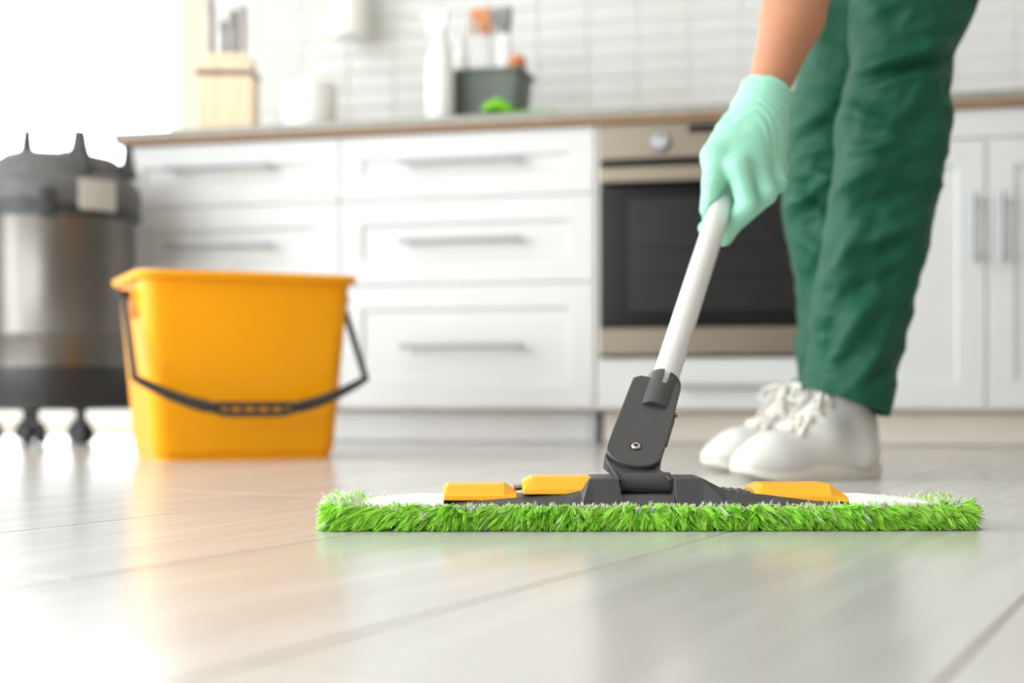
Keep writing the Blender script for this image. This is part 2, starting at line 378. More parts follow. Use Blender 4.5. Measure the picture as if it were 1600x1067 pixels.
obj('door_trim', MB().box(.001, W-.001, -.014, .0115, .226, .2935), 'steel', dr, bevel=.002)
obj('window_pane', MB().box(.075, W-.06, -.0152, -.0135, .335, .62), 'oven_inner', dr, bevel=.0005)
for z in (.42, .49): obj('rack', MB().box(.08, W-.065, -.0158, -.015, z, z+.003), 'oven_black', dr)
obj('handle', MB().box(.006, W-.006, -.058, -.044, .655, .694).box(.03, .05, -.045, -.013, .662, .688).box(W-.05, W-.03, -.045, -.013, .662, .688), 'steel', dr, bevel=.004)
def door_unit(t0, t1, label):
    w = t1-t0; u = kthing('door_cabinet', label, 'cabinet', (t0, 0, 0), group='white base units'); carcass(u, w, .085, .812)
    obj('drawer', MB().box(.0015, w-.0015, 0, .02, .7415, .8105), 'cabinet', u, bevel=.002)
    for a, b, hx in ((0, w/2, w/2-.032), (w/2, w, w/2+.032)):
        dd = obj('door', shaker(a+.0018, b-.0018, .0915, .7385), 'cabinet', u); bar_handle(dd, .44, .607, hx, True)
    for x in (.06, w-.06): obj('leg', MB().lathe([(.022, .0), (.022, .01), (.014, .02), (.014, .075), (.024, .0855)], (x, .12, 0), 16), 'black_plastic', u, smooth='auto')
door_unit(.828, 1.508, 'white two-door base cabinet with upright handles behind the green trousers')
ct = kthing('worktop', 'long grey kitchen worktop with tan edge band over the white cabinets', 'worktop', (-1.132, 0, 0))
obj('slab', MB().box(0, 2.66, -.022, WALL-.006, .829, .85), 'counter', ct, bevel=.003)
obj('edge_band', MB().box(.003, 2.657, -.019, WALL-.006, .8135, .829), 'counter_core', ct, bevel=.002)
pl = kthing('plinth', 'white plinth board under the drawer cabinets', 'plinth', (-1.1, .06, 0))
obj('board', MB().box(0, 1.292, 0, .016, .002, .083), 'cabinet', pl, bevel=.002)
obj('end_seal', MB().box(1.293, 1.312, -.002, .018, .0, .083), 'handle', pl, bevel=.002)
tag(obj('plinth', MB().box(.228-.0, 1.5, .06, .076, .002, .083), 'plinth_beige', bevel=.002), 'beige plinth board below the oven and door cabinet', 'plinth').matrix_world = KM
tb2 = kobj('baseboard_back', MB().box(-1.25, -1.12, WALL-.014, WALL, 0, .09), 'white_paint', bevel=.003)

# ------------------------------------------------------------------ things on the worktop
def wk(t, n): return KM @ Vector((t, n, .85))
def on_top(px, n):    # t on the line at depth n whose picture column is px
    q = px-800; kx, ky = 0+.2351*n, 3.679+.972*n
    return (q*ky-FPX*kx)/(FPX*.972+q*.2351)
# knife block
t = on_top(357, .16)
kb = kthing('knife_block', 'pale wooden knife block with steel-handled knives on the worktop', 'knife block', (t, .16, .85), rz=.25); kb.scale = (1.14, 1.14, 1.36)
obj('block', MB().prism([(-.07, .002), (.07, .002), (.07, .135), (.055, .172), (-.055, .172), (-.07, .15)], -.05, .05), 'wood', kb, bevel=.006)
obj('band', MB().box(-.0715, .0715, -.0515, .0515, .125, .137), 'knife_dark', kb, bevel=.001)
for x, y, h, m_, r in ((-.04, -.02, .125, 'knife_handle', .013), (.012, .012, .105, 'knife_dark', .010), (.038, -.018, .108, 'knife_handle', .012), (-.012, .015, .085, 'knife_dark', .009)):
    k = obj('knife_handle', MB().tube([(x, y, .16), (x, y, .175), (x+.001, y, .17+h*.5), (x-.002, y, .17+h*.85), (x-.002, y, .17+h)], [r*.7, r*.9, r*.85, r*1.1, r*.6], 14, .7), m_, kb, smooth='auto')
# white canister
t = on_top(484, .12)
cn = kthing('canister', 'small round white ceramic canister with lid on the worktop', 'canister', (t, .12, .85)); cn.scale = (1.08, 1.08, 1.45)
obj('jar', MB().lathe([(.05, .001), (.066, .01), (.072, .05), (.07, .078), (.066, .082)], n=40), 'ceramic', cn, smooth='auto')
ld = obj('lid', MB().lathe([(.069, .082), (.07, .089), (.052, .098), (.02, .103)], n=40), 'ceramic', cn, smooth='auto')
obj('knob', MB().lathe([(.008, .103), (.012, .11), (.006, .116)], n=20), 'ceramic', ld, smooth='auto')
# spray bottles and caddy
def spray(t, n, h, label, cap, rz, body='bottle_white', r=.034):
    s = kthing('spray_bottle', label, 'spray bottle', (t, n, .853 if n > .13 else .85), rz, group='cleaning bottles on the worktop')
    b = obj('bottle', MB().lathe([(r*.9, .001), (r, .008), (r, h*.45), (r*.93, h*.55), (r*.5, h*.72), (r*.42, h*.78), (r*.42, h*.82)], n=28), body, s, smooth='auto')
    k = obj('spray_head', MB().prism([(-.022, h*.83), (.014, h*.83), (.018, h*.9), (.02, h), (-.03, h), (-.045, h*.97), (-.045, h*.93), (-.02, h*.9)], -.011, .011), cap, s, bevel=.004)
    obj('collar', MB().lathe([(r*.5, h*.78), (r*.5, h*.84)], n=20), cap, s, smooth='auto')
    obj('trigger', MB().tube([(-.028, 0, h*.93), (-.034, 0, h*.86), (-.03, 0, h*.78)], .005, 8), cap, k, smooth=True)
    return s
t = on_top(688, .07)
spray(t, .07, .30, 'tall all-white spray bottle standing left of the grey caddy', 'bottle_white', .0, r=.038)
tc_, nc_ = on_top(762, .205), .205
cd = kthing('caddy', 'open grey-green plastic caddy holding cleaning bottles on the worktop', 'caddy', (tc_, nc_, .85)); cd.scale = (1, 1, 1.28)
def rrect(cx, cy, hw, hd, r, z, n=5):
    out = []
    for (sx, sy, a0) in ((1, 1, 0), (-1, 1, 90), (-1, -1, 180), (1, -1, 270)):
        for i in range(n+1):
            a = math.radians(a0+90*i/n); out.append(Vector((cx+sx*(hw-r)+r*math.cos(a), cy+sy*(hd-r)+r*math.sin(a), z)))
    return out
obj('tub', MB().loft([rrect(0, 0, .098, .072, .02, .001), rrect(0, 0, .112, .08, .02, .112), rrect(0, 0, .118, .086, .02, .113), rrect(0, 0, .118, .086, .02, .12), rrect(0, 0, .109, .077, .018, .12), rrect(0, 0, .094, .068, .018, .005)], True, True), 'caddy', cd, smooth='auto')
for dx, dn, h, cp, rz, lb in ((-.066, -.03, .29, 'bottle_white', .2, 'white spray bottle at the left end inside the grey caddy'), (-.012, .02, .335, 'bottle_cap', .1, 'white spray bottle with orange trigger inside the grey caddy'),
                          (.052, -.012, .325, 'bottle_grey', -.2, 'white spray bottle with grey trigger at the right inside the caddy')):
    s = spray(tc_+dx, nc_+dn, h, lb, cp, rz, r=.029); s.location.z = .857
sp = kthing('scrub_brush', 'round reddish scrub brush at the right rim of the caddy', 'brush', (tc_+.094, nc_-.045, .857))
obj('bristles', MB().lathe([(.006, .142), (.02, .15), (.025, .165), (.02, .18), (.006, .187)], n=20), 'sponge', sp, smooth=True)
obj('stick', MB().lathe([(.006, .0), (.006, .145)], n=12), 'bottle_grey', sp, smooth='auto')
# green cloth crumpled at the worktop edge
t = on_top(812, .03)
gc = kthing('cleaning_cloth', 'crumpled bright green microfibre cloth lying on the worktop edge', 'cloth', (t, .04, .85))
V, F, nu, nv = [], [], 48, 24
for i in range(nu):
    for j in range(nv):
        u, v = i/(nu-1), j/(nv-1); x = -.095+.2*u; y = -.055+.11*v
        env = max(0, 1-((u-.18)/.22)**2)*.052+.014*(1-u)+.004
        z = .0015+env*(.55+.6*abs(noise.noise(Vector((x*38, y*38, 3.)))))*(math.sin(math.pi*min(max(v, .05), .95))**.5)
        V.append((x+.01*noise.noise(Vector((0, y*30, 1))), y+.014*noise.noise(Vector((x*24, 0, 5))), z))
F = [(i*nv+j, (i+1)*nv+j, (i+1)*nv+j+1, i*nv+j+1) for i in range(nu-1) for j in range(nv-1)]
o = obj('cloth', MB().add(V, F), 'cloth', gc, smooth=True); so = o.modifiers.new('thick', 'SOLIDIFY'); so.thickness = .002; so.offset = 1
# hanging steel pot on a rail under the (unseen) shelf
tr_ = on_top(548, .52)
rl = kthing('utensil_rail', 'steel utensil rail on the tiled wall', 'rail', (tr_-.15, WALL-.045, 1.432))
obj('bar', MB().tube([(-.1, 0, 0), (.7, 0, 0)], .006, 12), 'handle', rl, smooth='auto')
for x in (-.06, .66): obj('bracket', MB().cyl((x, 0, 0), (x, .0345, 0), .005, n=12), 'handle', rl, smooth='auto')
pt = kthing('utensil_pot', 'white enamel utensil pot hanging from the wall rail', 'pot', (tr_, WALL-.062-.045, 1.212))
obj('cup', MB().lathe([(.05, .0), (.055, .006), (.056, .15), (.059, .151), (.059, .155), (.053, .155), (.051, .01)], n=48), 'ceramic', pt, smooth='auto')
for x in (-.03, .03): obj('hook', MB().tube([(x, .047, .12), (x, .06, .13), (x, .0615, .2), (x, .0615, .2265), (x, .067, .2305), (x, .0735, .2265), (x, .074, .218)], .0028, 8), 'handle', pt, smooth=True)

# ------------------------------------------------------------------ vacuum cleaner
vc = P(93, 620, 3.72)
va = thing('vacuum_cleaner', 'dark grey and steel drum vacuum cleaner on casters behind the bucket', 'vacuum cleaner', (vc.x, vc.y, 0), -.12); va.scale = (1.035, 1.035, 1)
obj('drum', MB().lathe([(.178, .178), (.186, .186), (.186, .272), (.1885, .277), (.1885, .283), (.186, .288), (.186, .56), (.19, .572), (.19, .58)], n=96), 'drum_steel', va, smooth='auto')
base = MB()
base.loft([[Vector((r_*math.cos(a), r_*math.sin(a), z)) for a in [2*math.pi*i/72 for i in range(72)] for r_ in [rad+lob*max(0, math.cos(2*(a-math.pi*.25+.55)))**2]] for rad, lob, z in ((.16, .045, .086), (.186, .055, .092), (.19, .055, .13), (.195, .0, .16), (.192, .0, .196), (.186, .0, .196))])
obj('base', base, 'black_plastic', va, smooth='auto')
for a in (-1.5, -.83, 2.51, 1.69, -2.75):
    cx, cy = .165*math.cos(a), .165*math.sin(a)
    cs = obj('caster', MB().cyl((cx, cy, .055), (cx, cy, .092), .011, n=14).box(cx-.02, cx+.02, cy-.014, cy+.014, .044, .058), 'black_plastic', va, bevel=.004)
    if a == -1.5: ax_ = Vector((1, .1, 0))
    else: ax_ = Vector((.25, 1, 0))
    ax_.normalize(); c_ = Vector((cx, cy, .0255))
    for sg in (-1, 1): obj('wheel', MB().cyl(c_+ax_*sg*.010, c_+ax_*sg*.024, .025, .022, 28), 'black_plastic', cs, smooth='auto')
obj('skirt', MB().lathe([(.19, .58), (.2, .572), (.2, .6), (.193, .612), (.193, .618)], n=96, cap0=False, cap1=False), 'black_plastic', va, smooth='auto')
hd = obj('motor_head', MB().lathe([(.185, .585), (.198, .61), (.2, .64), (.196, .665), (.186, .678), (.172, .684), (.168, .7), (.155, .728), (.14, .74), (.05, .742)], n=96), 'dark_plastic', va, smooth='auto')
obj('cap', MB().lathe([(.085, .741), (.08, .757), (.06, .764), (.02, .766)], (-.075, .03, 0), 40), 'dark_plastic', hd, smooth='auto')
def horn(x, y, h, w, t_): return MB().loft([[Vector((x+sx*w*k, y+sy*t_*k, z)) for sx, sy in ((-1, -1), (1, -1), (1, 1), (-1, 1))] for k, z in ((2.2, .69), (1.4, .728), (1.05, .76), (.8, h))])
obj('handle_post', horn(-.038, -.1, .803, .011, .014), 'black_plastic', hd, bevel=.004)
obj('handle_post', horn(.098, -.1, .797, .017, .016), 'black_plastic', hd, bevel=.004)
obj('handle_post', horn(.172, .02, .782, .008, .014), 'black_plastic', hd, bevel=.003)
obj('handle_post', horn(-.038, .12, .79, .011, .014), 'black_plastic', hd, bevel=.004)
obj('carry_handle', MB().tube([(-.04, -.1, .79), (-.02, -.1, .797), (.03, -.1, .802), (.08, -.1, .797), (.1, -.1, .79)], .006, 10), 'black_plastic', hd, smooth='auto')
def plate_on(r, a0, a1, z0, z1, th):
    mb = MB(); n = 8
    rings = [[Vector(((r+q)*math.cos(a0+(a1-a0)*i/n), (r+q)*math.sin(a0+(a1-a0)*i/n), z)) for q, z in ((0, z0), (th, z0), (th, z1), (0, z1))] for i in range(n+1)]
    return mb.loft(rings)
obj('rating_plate', plate_on(.195, -.92, -.42, .588, .665, .006), 'label_grey', hd, bevel=.003)
obj('latch', plate_on(.195, -1.36, -1.2, .565, .64, .012), 'black_plastic', hd, bevel=.003)
obj('recess_strip', plate_on(.196, -2.6, -1.5, .588, .612, .005), 'black_plastic', hd, bevel=.002)

# ------------------------------------------------------------------ yellow bucket
BA = math.radians(24)
b0 = Vector((-.678, 2.605, 0))                    # front-left rim corner on plan
bk = thing('bucket', 'large yellow plastic bucket with black carrying handle on the floor', 'bucket', (0, 0, 0), BA)
WB, DB, HB = .404, .30, .354
ctr = b0+Matrix.Rotation(BA, 3, 'Z') @ Vector((WB/2, DB/2, 0)); bk.location = ctr
def brect(k, z, bulge=0., inset=0.):
    hw, hd_ = WB/2-.028*(1-k)-inset, DB/2-.024*(1-k)-inset
    pts = rrect(0, 0, hw, hd_, max(.03-inset, .01), z, 8)
    out = []
    for i, p in enumerate(pts):
        out.append(p)
    res = []
    n = len(out)
    for i in range(n):           # subdivide long sides so that front and back can bow out
        a, b = out[i], out[(i+1) % n]; m = 12 if (b-a).length > .05 else 1
        for j in range(m): res.append(a.lerp(b, j/m))
    for p in res:
        p.y += (1 if p.y > 0 else -1)*bulge*max(0, 1-(p.x/hw)**2)*min(1, abs(p.y)/hd_)
    return res
rings = [brect(.0, .004, .0, .006), brect(0, .0, 0, .004), brect(0, .012, 0, .004), brect(0, .013, 0, 0)]
for k in np.linspace(.04, .955, 12): rings.append(brect(k, HB*k, .016*k))
rings += [brect(.958, HB*.96, .016, -.012), brect(1, HB*.995, .016, -.014), brect(1, HB, .016, -.011), brect(1, HB, .016, .003)]
for k in np.linspace(.95, .06, 8): rings.append(brect(k, HB*k, .016*k, .004))
obj('shell', MB().loft(rings), 'bucket', bk, smooth='auto')
# moulded ribs low on the front
for i in range(7):
    x = -.075+i*.025
    obj('rib', MB().loft([[Vector((x+a*w_-.004*i*0, -DB/2+.0215-.0028*0-dy, z)) for a, dy in ((-1, 0), (-.5, .003), (.5, .003), (1, 0))] for z, w_ in ((.05, .001), (.055, .0035), (.085, .0035), (.09, .001))]), 'bucket', bk)
for sx in (-1, 1):
    obj('pivot_bracket', MB().box(sx*(WB/2-.006)-.009, sx*(WB/2-.006)+.009, -.055, -.0, .27, .336), 'bucket_clip', bk, bevel=.006)
    obj('pivot_pin', MB().cyl((sx*(WB/2-.002), -.03, .315), (sx*(WB/2+.026), -.03, .315), .009, n=20), 'bail', bk, smooth='auto')
hb = []
for i in range(31):
    u = i/30; x = -.221+.437*u; a = abs(2*u-1)
    z = .097+.058*max(0, (a-.2)/.8)**1.75
    hb.append(Vector((x, -DB/2-.034-.012*(1-a*a), z)))
pivL, pivR = Vector((-WB/2-.014, -.03, .315)), Vector((WB/2+.014, -.03, .315))
armL = [pivL.lerp(hb[0], k) for k in np.linspace(0, 1, 8)]; armR = [hb[-1].lerp(pivR, k) for k in np.linspace(0, 1, 8)]
bl = obj('carry_handle', MB().tube(armL[:-1]+hb[:10], [.0058]*7+[.0065+.00045*i for i in range(10)], 10, 1.15, up=(0, -1, .3)), 'bail', bk, smooth='auto')
obj('handle_arm', MB().tube(hb[21:]+armR[1:], [.01055-.00045*i for i in range(10)]+[.0058]*7, 10, 1.15, up=(0, -1, .3)), 'bail', bl, smooth='auto')
gp = hb[8:23]
for dz, nm in ((.0085, 'grip_bar'), (-.0085, 'grip_bar')):
    obj(nm, MB().tube([p+Vector((0, 0, dz*(min(1, .15+1.6*min(i, len(gp)-1-i)/6)))) for i, p in enumerate(gp)], .0058, 10, 1., up=(0, -1, .3)), 'bail', bl, smooth='auto')
for x in (-.075, -.0515, -.026, .0, .026, .0515, .075):
    q = min(gp, key=lambda p: abs(p.x-x)); wd = .009 if abs(x) > .06 else .0035
    obj('grip_rib', MB().box(x-wd, x+wd, q.y-.005, q.y+.005, q.z-.0085, q.z+.0085), 'bail', bl, bevel=.001)

# ------------------------------------------------------------------ flat mop
mc = P(1005, 620, 1.337)
mop = thing('flat_mop', 'flat mop with green fringed pad, grey and yellow frame and white pole', 'mop', (mc.x, mc.y, 0), math.radians(.9))
HL, HD = .292, .060
def slab(hx, hy, r, zs):
    return MB().loft([rrect(0, 0, hx-i, hy-i, r, z, 8) for i, z in zs])
obj('pad', slab(HL, HD, .02, ((.01, .003), (.003, .005), (0, .010), (.002, .016), (.01, .0195), (.03, .0205))), 'pad_white', mop, smooth='auto')
obj('pad_edge', slab(HL+.0012, HD+.0012, .02, ((.012, .0028), (.002, .0045), (0, .010), (.003, .0165))), 'pad_green', mop, smooth='auto')
for sg in (-1, 1):
    obj('pocket', MB().loft([[Vector((sg*x, -hy, z0)), Vector((sg*x, hy, z0)), Vector((sg*x, hy*.94, z1)), Vector((sg*x, -hy*.94, z1))] for x, hy, z0, z1 in ((.186, .05, .018, .0262), (.215, .05, .018, .0265), (.262, .048, .018, .0225), (.268, .047, .018, .0205))]), 'pad_white', mop, bevel=.002)
# pile
def pile(name, roots, dirs, lens, cols, wid, bend, parent):
    n = len(roots); dirs = dirs/np.linalg.norm(dirs, axis=1)[:, None]
    side = np.cross(dirs, rng.normal(size=(n, 3))); side /= np.linalg.norm(side, axis=1)[:, None]; up = np.cross(dirs, side)
    rows_ = []
    for k, t in enumerate((0, .45, .85)):
        c = roots+dirs*(lens*t)[:, None]+bend*(t*t*lens)[:, None]; w_ = wid*(1, .85, .5)[k]
        for a in (0, 2.094, 4.189): rows_.append(c+side*math.cos(a)*w_+up*math.sin(a)*w_)
    tip = roots+dirs*lens[:, None]+bend*lens[:, None]; rows_.append(tip)
    V = np.stack(rows_, 1); V[..., 2] = np.maximum(V[..., 2], .0005); V = V.reshape(-1, 3)
    T = []
    for k in (0, 3):
        for a in range(3):
            b = (a+1) % 3; T += [(k+a, k+b, k+3+b), (k+a, k+3+b, k+3+a)]
    for a in range(3): T.append((6+a, 6+(a+1) % 3, 9))
    T = np.array(T); Q = (T[None]+(np.arange(n)*10)[:, None, None]).reshape(-1, 3)
    o = raw(name, V, Q, 'fibre', parent, smooth=True, world=False); o['kind'] = 'stuff'
    at = o.data.color_attributes.new('Col', 'FLOAT_COLOR', 'POINT')
    c4 = np.ones((n, 10, 4), np.float32); c4[..., :3] = cols[:, None, :]; at.data.foreach_set('color', c4.ravel()); return o
G0, G1, WH, PG = (np.array(lin(c)) for c in ((180, 255, 72), (208, 255, 124), (250, 252, 242), (226, 248, 186)))
def colmix(n, wfrac):
    u = rng.random(n)[:, None]; c = G0+(G1-G0)*u; k = rng.random(n); c[k < wfrac] = PG+(WH-PG)*rng.random(((k < wfrac).sum(), 1)); return c
def clumps(cen, dirs, lens, cols, per, spread, bend):
    """turn tuft centres into strands that gather towards the tuft tip"""
    n = len(cen); k = np.repeat(np.arange(n), per); m = len(k); dirs = dirs/np.linalg.norm(dirs, axis=1)[:, None]
    j0 = rng.normal(0, spread, (m, 3)); j1 = rng.normal(0, spread*.5, (m, 3)); ln = lens[k]*rng.uniform(.75, 1.1, m)
    d = dirs[k]*ln[:, None]+j1-j0*.45; L = np.linalg.norm(d, axis=1)
    c = cols[k]*rng.uniform(.9, 1.08, (m, 1)); return cen[k]+j0, d/L[:, None], L, np.minimum(c, .98), bend[k]
def wave(x): return .5*np.sin(x*61)+.35*np.sin(x*113+1.3)+.3*np.sin(x*197+.4)
def zvec(v): v = np.asarray(v, float); return np.stack([0*v, 0*v, v], 1)
def edge_pile(n, sg, wf):
    x = rng.uniform(-HL+.004, HL-.004, n); z = rng.uniform(.005, .0215, n); y = sg*(HD-.002+rng.uniform(0, .005, n))
    lean = .75*np.clip(x/HL, -1, 1)+.45*wave(x)+rng.normal(0, .2, n)
    d = np.stack([1.25*lean, sg*(.42+rng.normal(0, .12, n)), (z-.017)*38-.30+rng.normal(0, .16, n)], 1)
    return clumps(np.stack([x, y, z], 1), d, rng.uniform(.010, .0165, n), colmix(n, wf), 9, .0013, zvec(-.12+rng.normal(0, .08, n)))
def end_pile(n, sg, wf):
    y = rng.uniform(-HD+.003, HD-.003, n); z = rng.uniform(.002, .022, n); x = sg*(HL-.004+rng.uniform(-.006, .003, n))
    d = np.stack([sg*np.ones(n)+rng.normal(0, .2, n), .6*y/HD+rng.normal(0, .3, n), (z-.008)*58+rng.normal(0, .25, n)], 1)
    c = colmix(n, wf); wband = (y > -.040) & (y < .03); c[wband & (rng.random(n) < .8)] = WH
    return clumps(np.stack([x, y, z], 1), d, rng.uniform(.009, .015, n), c, 9, .0013, zvec(-.25+rng.normal(0, .1, n)))
def rim_pile(n, front, wf):   # pale tufts standing on the upper edge
    x = rng.uniform(-HL+.01, HL-.01, n); y = (-(HD-.001)+rng.uniform(-.002, .008, n)) if front else (HD-.004-rng.uniform(0, .014, n))
    d = np.stack([.55*wave(x)+rng.normal(0, .25, n), (-.45 if front else .25)+rng.normal(0, .25, n), np.full(n, .9)], 1)
    ln = rng.uniform(.006, .0115, n); k = rng.random(n)[:, None]; c = PG+(WH-PG)*k**.6; c[rng.random(n) < wf] = G1
    return clumps(np.stack([x, y, np.full(n, .0165)], 1), d, ln, c, 9, .0008, zvec(np.full(n, -.1)))
def top_pile(n, sg, lo, hi):
    x = sg*rng.uniform(.195, HL-.003, n); y = rng.uniform(-HD+.004, HD-.002, n); m_ = (y > .036) | (y < -.044) | (np.abs(x) > .258); x, y = x[m_], y[m_]; n = len(x)
    d = np.stack([sg*.4+rng.normal(0, .45, n), .45*y/HD+rng.normal(0, .35, n), np.full(n, 1.)], 1)
    c = PG+(WH-PG)*rng.random((n, 1))**.5; g_ = (y < -.04) | ((np.abs(x) > .272) & (rng.random(n) < .5)) | (rng.random(n) < .18); c[g_ & (rng.random(n) < .7)] = G1
    tall = np.where(np.abs(x) > .265, 1.0, .62)
    return clumps(np.stack([x, y, np.full(n, .0175)], 1), d, rng.uniform(lo, hi, n)*tall, c, 9, .001, zvec(np.full(n, -.18)))
cat = lambda *rs: [np.concatenate([r[i] for r in rs]) for i in range(5)]
A = cat(edge_pile(1450, -1, .03), edge_pile(420, 1, .25), end_pile(300, -1, .1), end_pile(300, 1, .1)); pile('green_pile', A[0], A[1], A[2], A[3], .0006, A[4], mop)
A = cat(rim_pile(720, True, .06), rim_pile(260, False, .35), top_pile(620, -1, .010, .018), top_pile(620, 1, .009, .016)); pile('white_pile', A[0], A[1], A[2], A[3], .00055, A[4], mop)
# frame body: low wings and a humped centre with a trough for the hinge
prof = [(-.186, .0225, .040), (-.16, .024, .042), (-.12, .0275, .043), (-.075, .031, .044), (-.06, .034, .045), (-.0535, .0445, .043), (-.05, .0455, .042), (-.0255, .0462, .041), (-.0245, .0305, .044),
        (.0245, .0305, .044), (.0255, .0455, .041), (.05, .0455, .040), (.054, .044, .041), (.072, .034, .044), (.08, .0325, .045), (.12, .0295, .044), (.16, .026, .042), (.186, .0235, .040)]
rings = []
for x, zt, hy in prof:
    rings.append([Vector((x, -hy-.003, .018)), Vector((x, -hy-.002, .022)), Vector((x, -hy+.010, zt-.0012)), Vector((x, -hy+.013, zt)), Vector((x, hy-.013, zt)), Vector((x, hy-.010, zt-.0012)), Vector((x, hy+.002, .022)), Vector((x, hy+.003, .018))])
fr = obj('frame', MB().loft(rings), 'mop_grey', mop, bevel=.0012)
for i in range(6):
    x = .078+i*.0075
    obj('grip_ridge', MB().box(x, x+.003, -.028, .028, .031-.00035*i, .0338-.00045*i), 'mop_grey', fr, bevel=.0008)
def clip(x0, x1, zb, zt, y0, y1, dl=.004, kl=.8, dr=.013, kr=.35, tilt=0.):
    # chamfered bar: flat top, sloping front and back, bevelled ends
    rs = []
    for x, k in ((x0, kl), (x0+dl, 1.), (x1-dr, 1.), (x1, kr)):
        h = zb+(zt-zb)*k; tz = tilt*(x-x0); e_ = .006
        rs.append([Vector((x, y0-.004, zb+tz)), Vector((x, y0-.003, zb+(h-zb)*.3+tz)), Vector((x, y0+e_, h+tz)), Vector((x, y1-e_, h+tz)), Vector((x, y1+.003, zb+(h-zb)*.3+tz)), Vector((x, y1+.004, zb+tz))])
    return MB().loft(rs)
obj('clip', clip(-.187, -.119, .0245, .039, -.024, .030, .004, .86, .012, .45), 'mop_yellow', mop, bevel=.0012)
obj('pedal', clip(-.114, -.0505, .0305, .0462, -.028, .026, .009, .75, .001, .98), 'mop_yellow', mop, bevel=.0012)
obj('clip', clip(.1, .186, .0235, .0395, -.030, .026, .008, .7, .016, .3), 'mop_yellow', mop, bevel=.0012)
obj('clip_seat', MB().box(-.19, -.112, -.024, .032, .0222, .0254), 'black_plastic', fr, bevel=.001)
obj('clip_seat', MB().box(.094, .19, -.028, .028, .0222, .0246), 'black_plastic', fr, bevel=.001)
obj('link_pin', MB().cyl((-.122, -.012, .036), (-.108, -.012, .038), .0035, n=12), 'screw', fr, smooth='auto')
# pole line
PT = P(1036, 602, 1.443); PH = P(1132, 305, 1.75); pv = (PH-PT).normalized()
wv = Vector((.963, 0, -.2)); wv.y = -(wv.x*pv.x+wv.z*pv.z)/pv.y; wv.normalize(); nv_ = wv.cross(pv).normalized()
if nv_.z < 0: nv_ = -nv_
def PF(o, a, b, c): return o+wv*a+pv*b+nv_*c     # local frame of the pole: across, along, towards the viewer
PR_ = .0137
pole = obj('pole', MB().tube([PT-pv*.046, PT, PH, PH+pv*.72], PR_, 40), 'pole', mop, smooth='auto', world=True)
obj('pole_grip', MB().tube([PH+pv*.5, PH+pv*.51, PH+pv*.735, PH+pv*.74], [.0145, .016, .016, .012], 28), 'mop_grey', pole, smooth='auto', world=True)
# hinge plate and clip around the pole foot
S0 = PT-pv*.124+wv*-.005                        # screw axis point on the pole line
def plate_outline(hw_t, hw_b, top, n=14):
    pts = [(-hw_b*math.cos(math.pi*i/n), -hw_b*.82*math.sin(math.pi*i/n)-.0) for i in range(n+1)]
    pts = [(hw_b*math.cos(math.pi+math.pi*i/n), hw_b*.82*math.sin(math.pi+math.pi*i/n)) for i in range(n+1)]
    return pts+[(hw_b*1.0, .03), (hw_t, top-.006), (hw_t-.007, top), (-hw_t+.007, top), (-hw_t, top-.006), (-hw_b, .03)]
def plate(o, outline, c0, c1): 
    mb = MB(); n = len(outline)
    mb.add([PF(o, a, b, c0) for a, b in outline]+[PF(o, a, b, c1) for a, b in outline], [tuple(range(n)), tuple(range(2*n-1, n-1, -1))]+[(i, i+n, (i+1) % n+n, (i+1) % n) for i in range(n)])
    return mb
ol = plate_outline(.0245, .0265, .1175)
jt = obj('hinge_plate', plate(S0, ol, .0065, .0125), 'mop_grey', mop, bevel=.0012, world=True)
obj('hinge_back', plate(S0, [(-.022, .016), (.022, .016), (.0225, .10), (-.0225, .10)], -.013, -.0075), 'mop_grey', mop, bevel=.0012, world=True)
obj('hinge_core', plate(S0, [(-.018, .012), (.018, .012), (.019, .095), (-.019, .095)], -.0075, .0065), 'mop_grey', mop, bevel=.0012, world=True)
# half sleeve with a slot
n = 20; sl = MB()
def sleeve(a0, a1, b0, b1, ro=.0180, ri=.0139):
    rs = []; k = 10
    for i in range(k+1):
        a = a0+(a1-a0)*i/k
        rs.append([PF(PT, r*math.cos(a), b, r*math.sin(a)) for r, b in ((ri, b0), (ro, b0), (ro, b1), (ri, b1))])
    return rs
for (a0, a1, b0, b1) in ((math.radians(8), math.radians(172), -.052, -.018), (math.radians(8), math.radians(72), -.018, .002), (math.radians(92), math.radians(172), -.018, .004)):
    sl.loft(sleeve(a0, a1, b0, b1))
obj('sleeve', sl, 'mop_grey', jt, smooth='auto', world=True)
obj('screw_recess', MB().cyl(PF(S0, 0, .006, .0105), PF(S0, 0, .006, .0128), .0062, n=28), 'black_plastic', jt, world=True, smooth='auto')
sk = obj('screw', MB().lathe([(.0046, 0), (.0046, .0014), (.0038, .0022), (.0022, .0022), (.002, .001)], n=24).xform(Matrix.Translation(PF(S0, 0, .006, .0120)) @ Matrix([[wv.x, pv.x, nv_.x, 0], [wv.y, pv.y, nv_.y, 0], [wv.z, pv.z, nv_.z, 0], [0, 0, 0, 1]])), 'screw', jt, smooth='auto', world=True)
obj('socket', MB().cyl(PF(S0, 0, .006, .0122), PF(S0, 0, .006, .0137), .0021, n=6), 'black_plastic', sk, world=True)
obj('rivet', MB().cyl(PF(S0, .019, .083, .0), PF(S0, .0285, .083, .0), .0052, .0045, 20), 'screw', jt, world=True, smooth='auto')
obj('side_latch', MB().box(-.003, .003, -.02, .02, -.005, .005).xform(Matrix.Translation(PF(S0, .0235, .055, -.001)) @ Matrix([[wv.x, pv.x, nv_.x, 0], [wv.y, pv.y, nv_.y, 0], [wv.z, pv.z, nv_.z, 0], [0, 0, 0, 1]])), 'black_plastic', jt, world=True, bevel=.001)
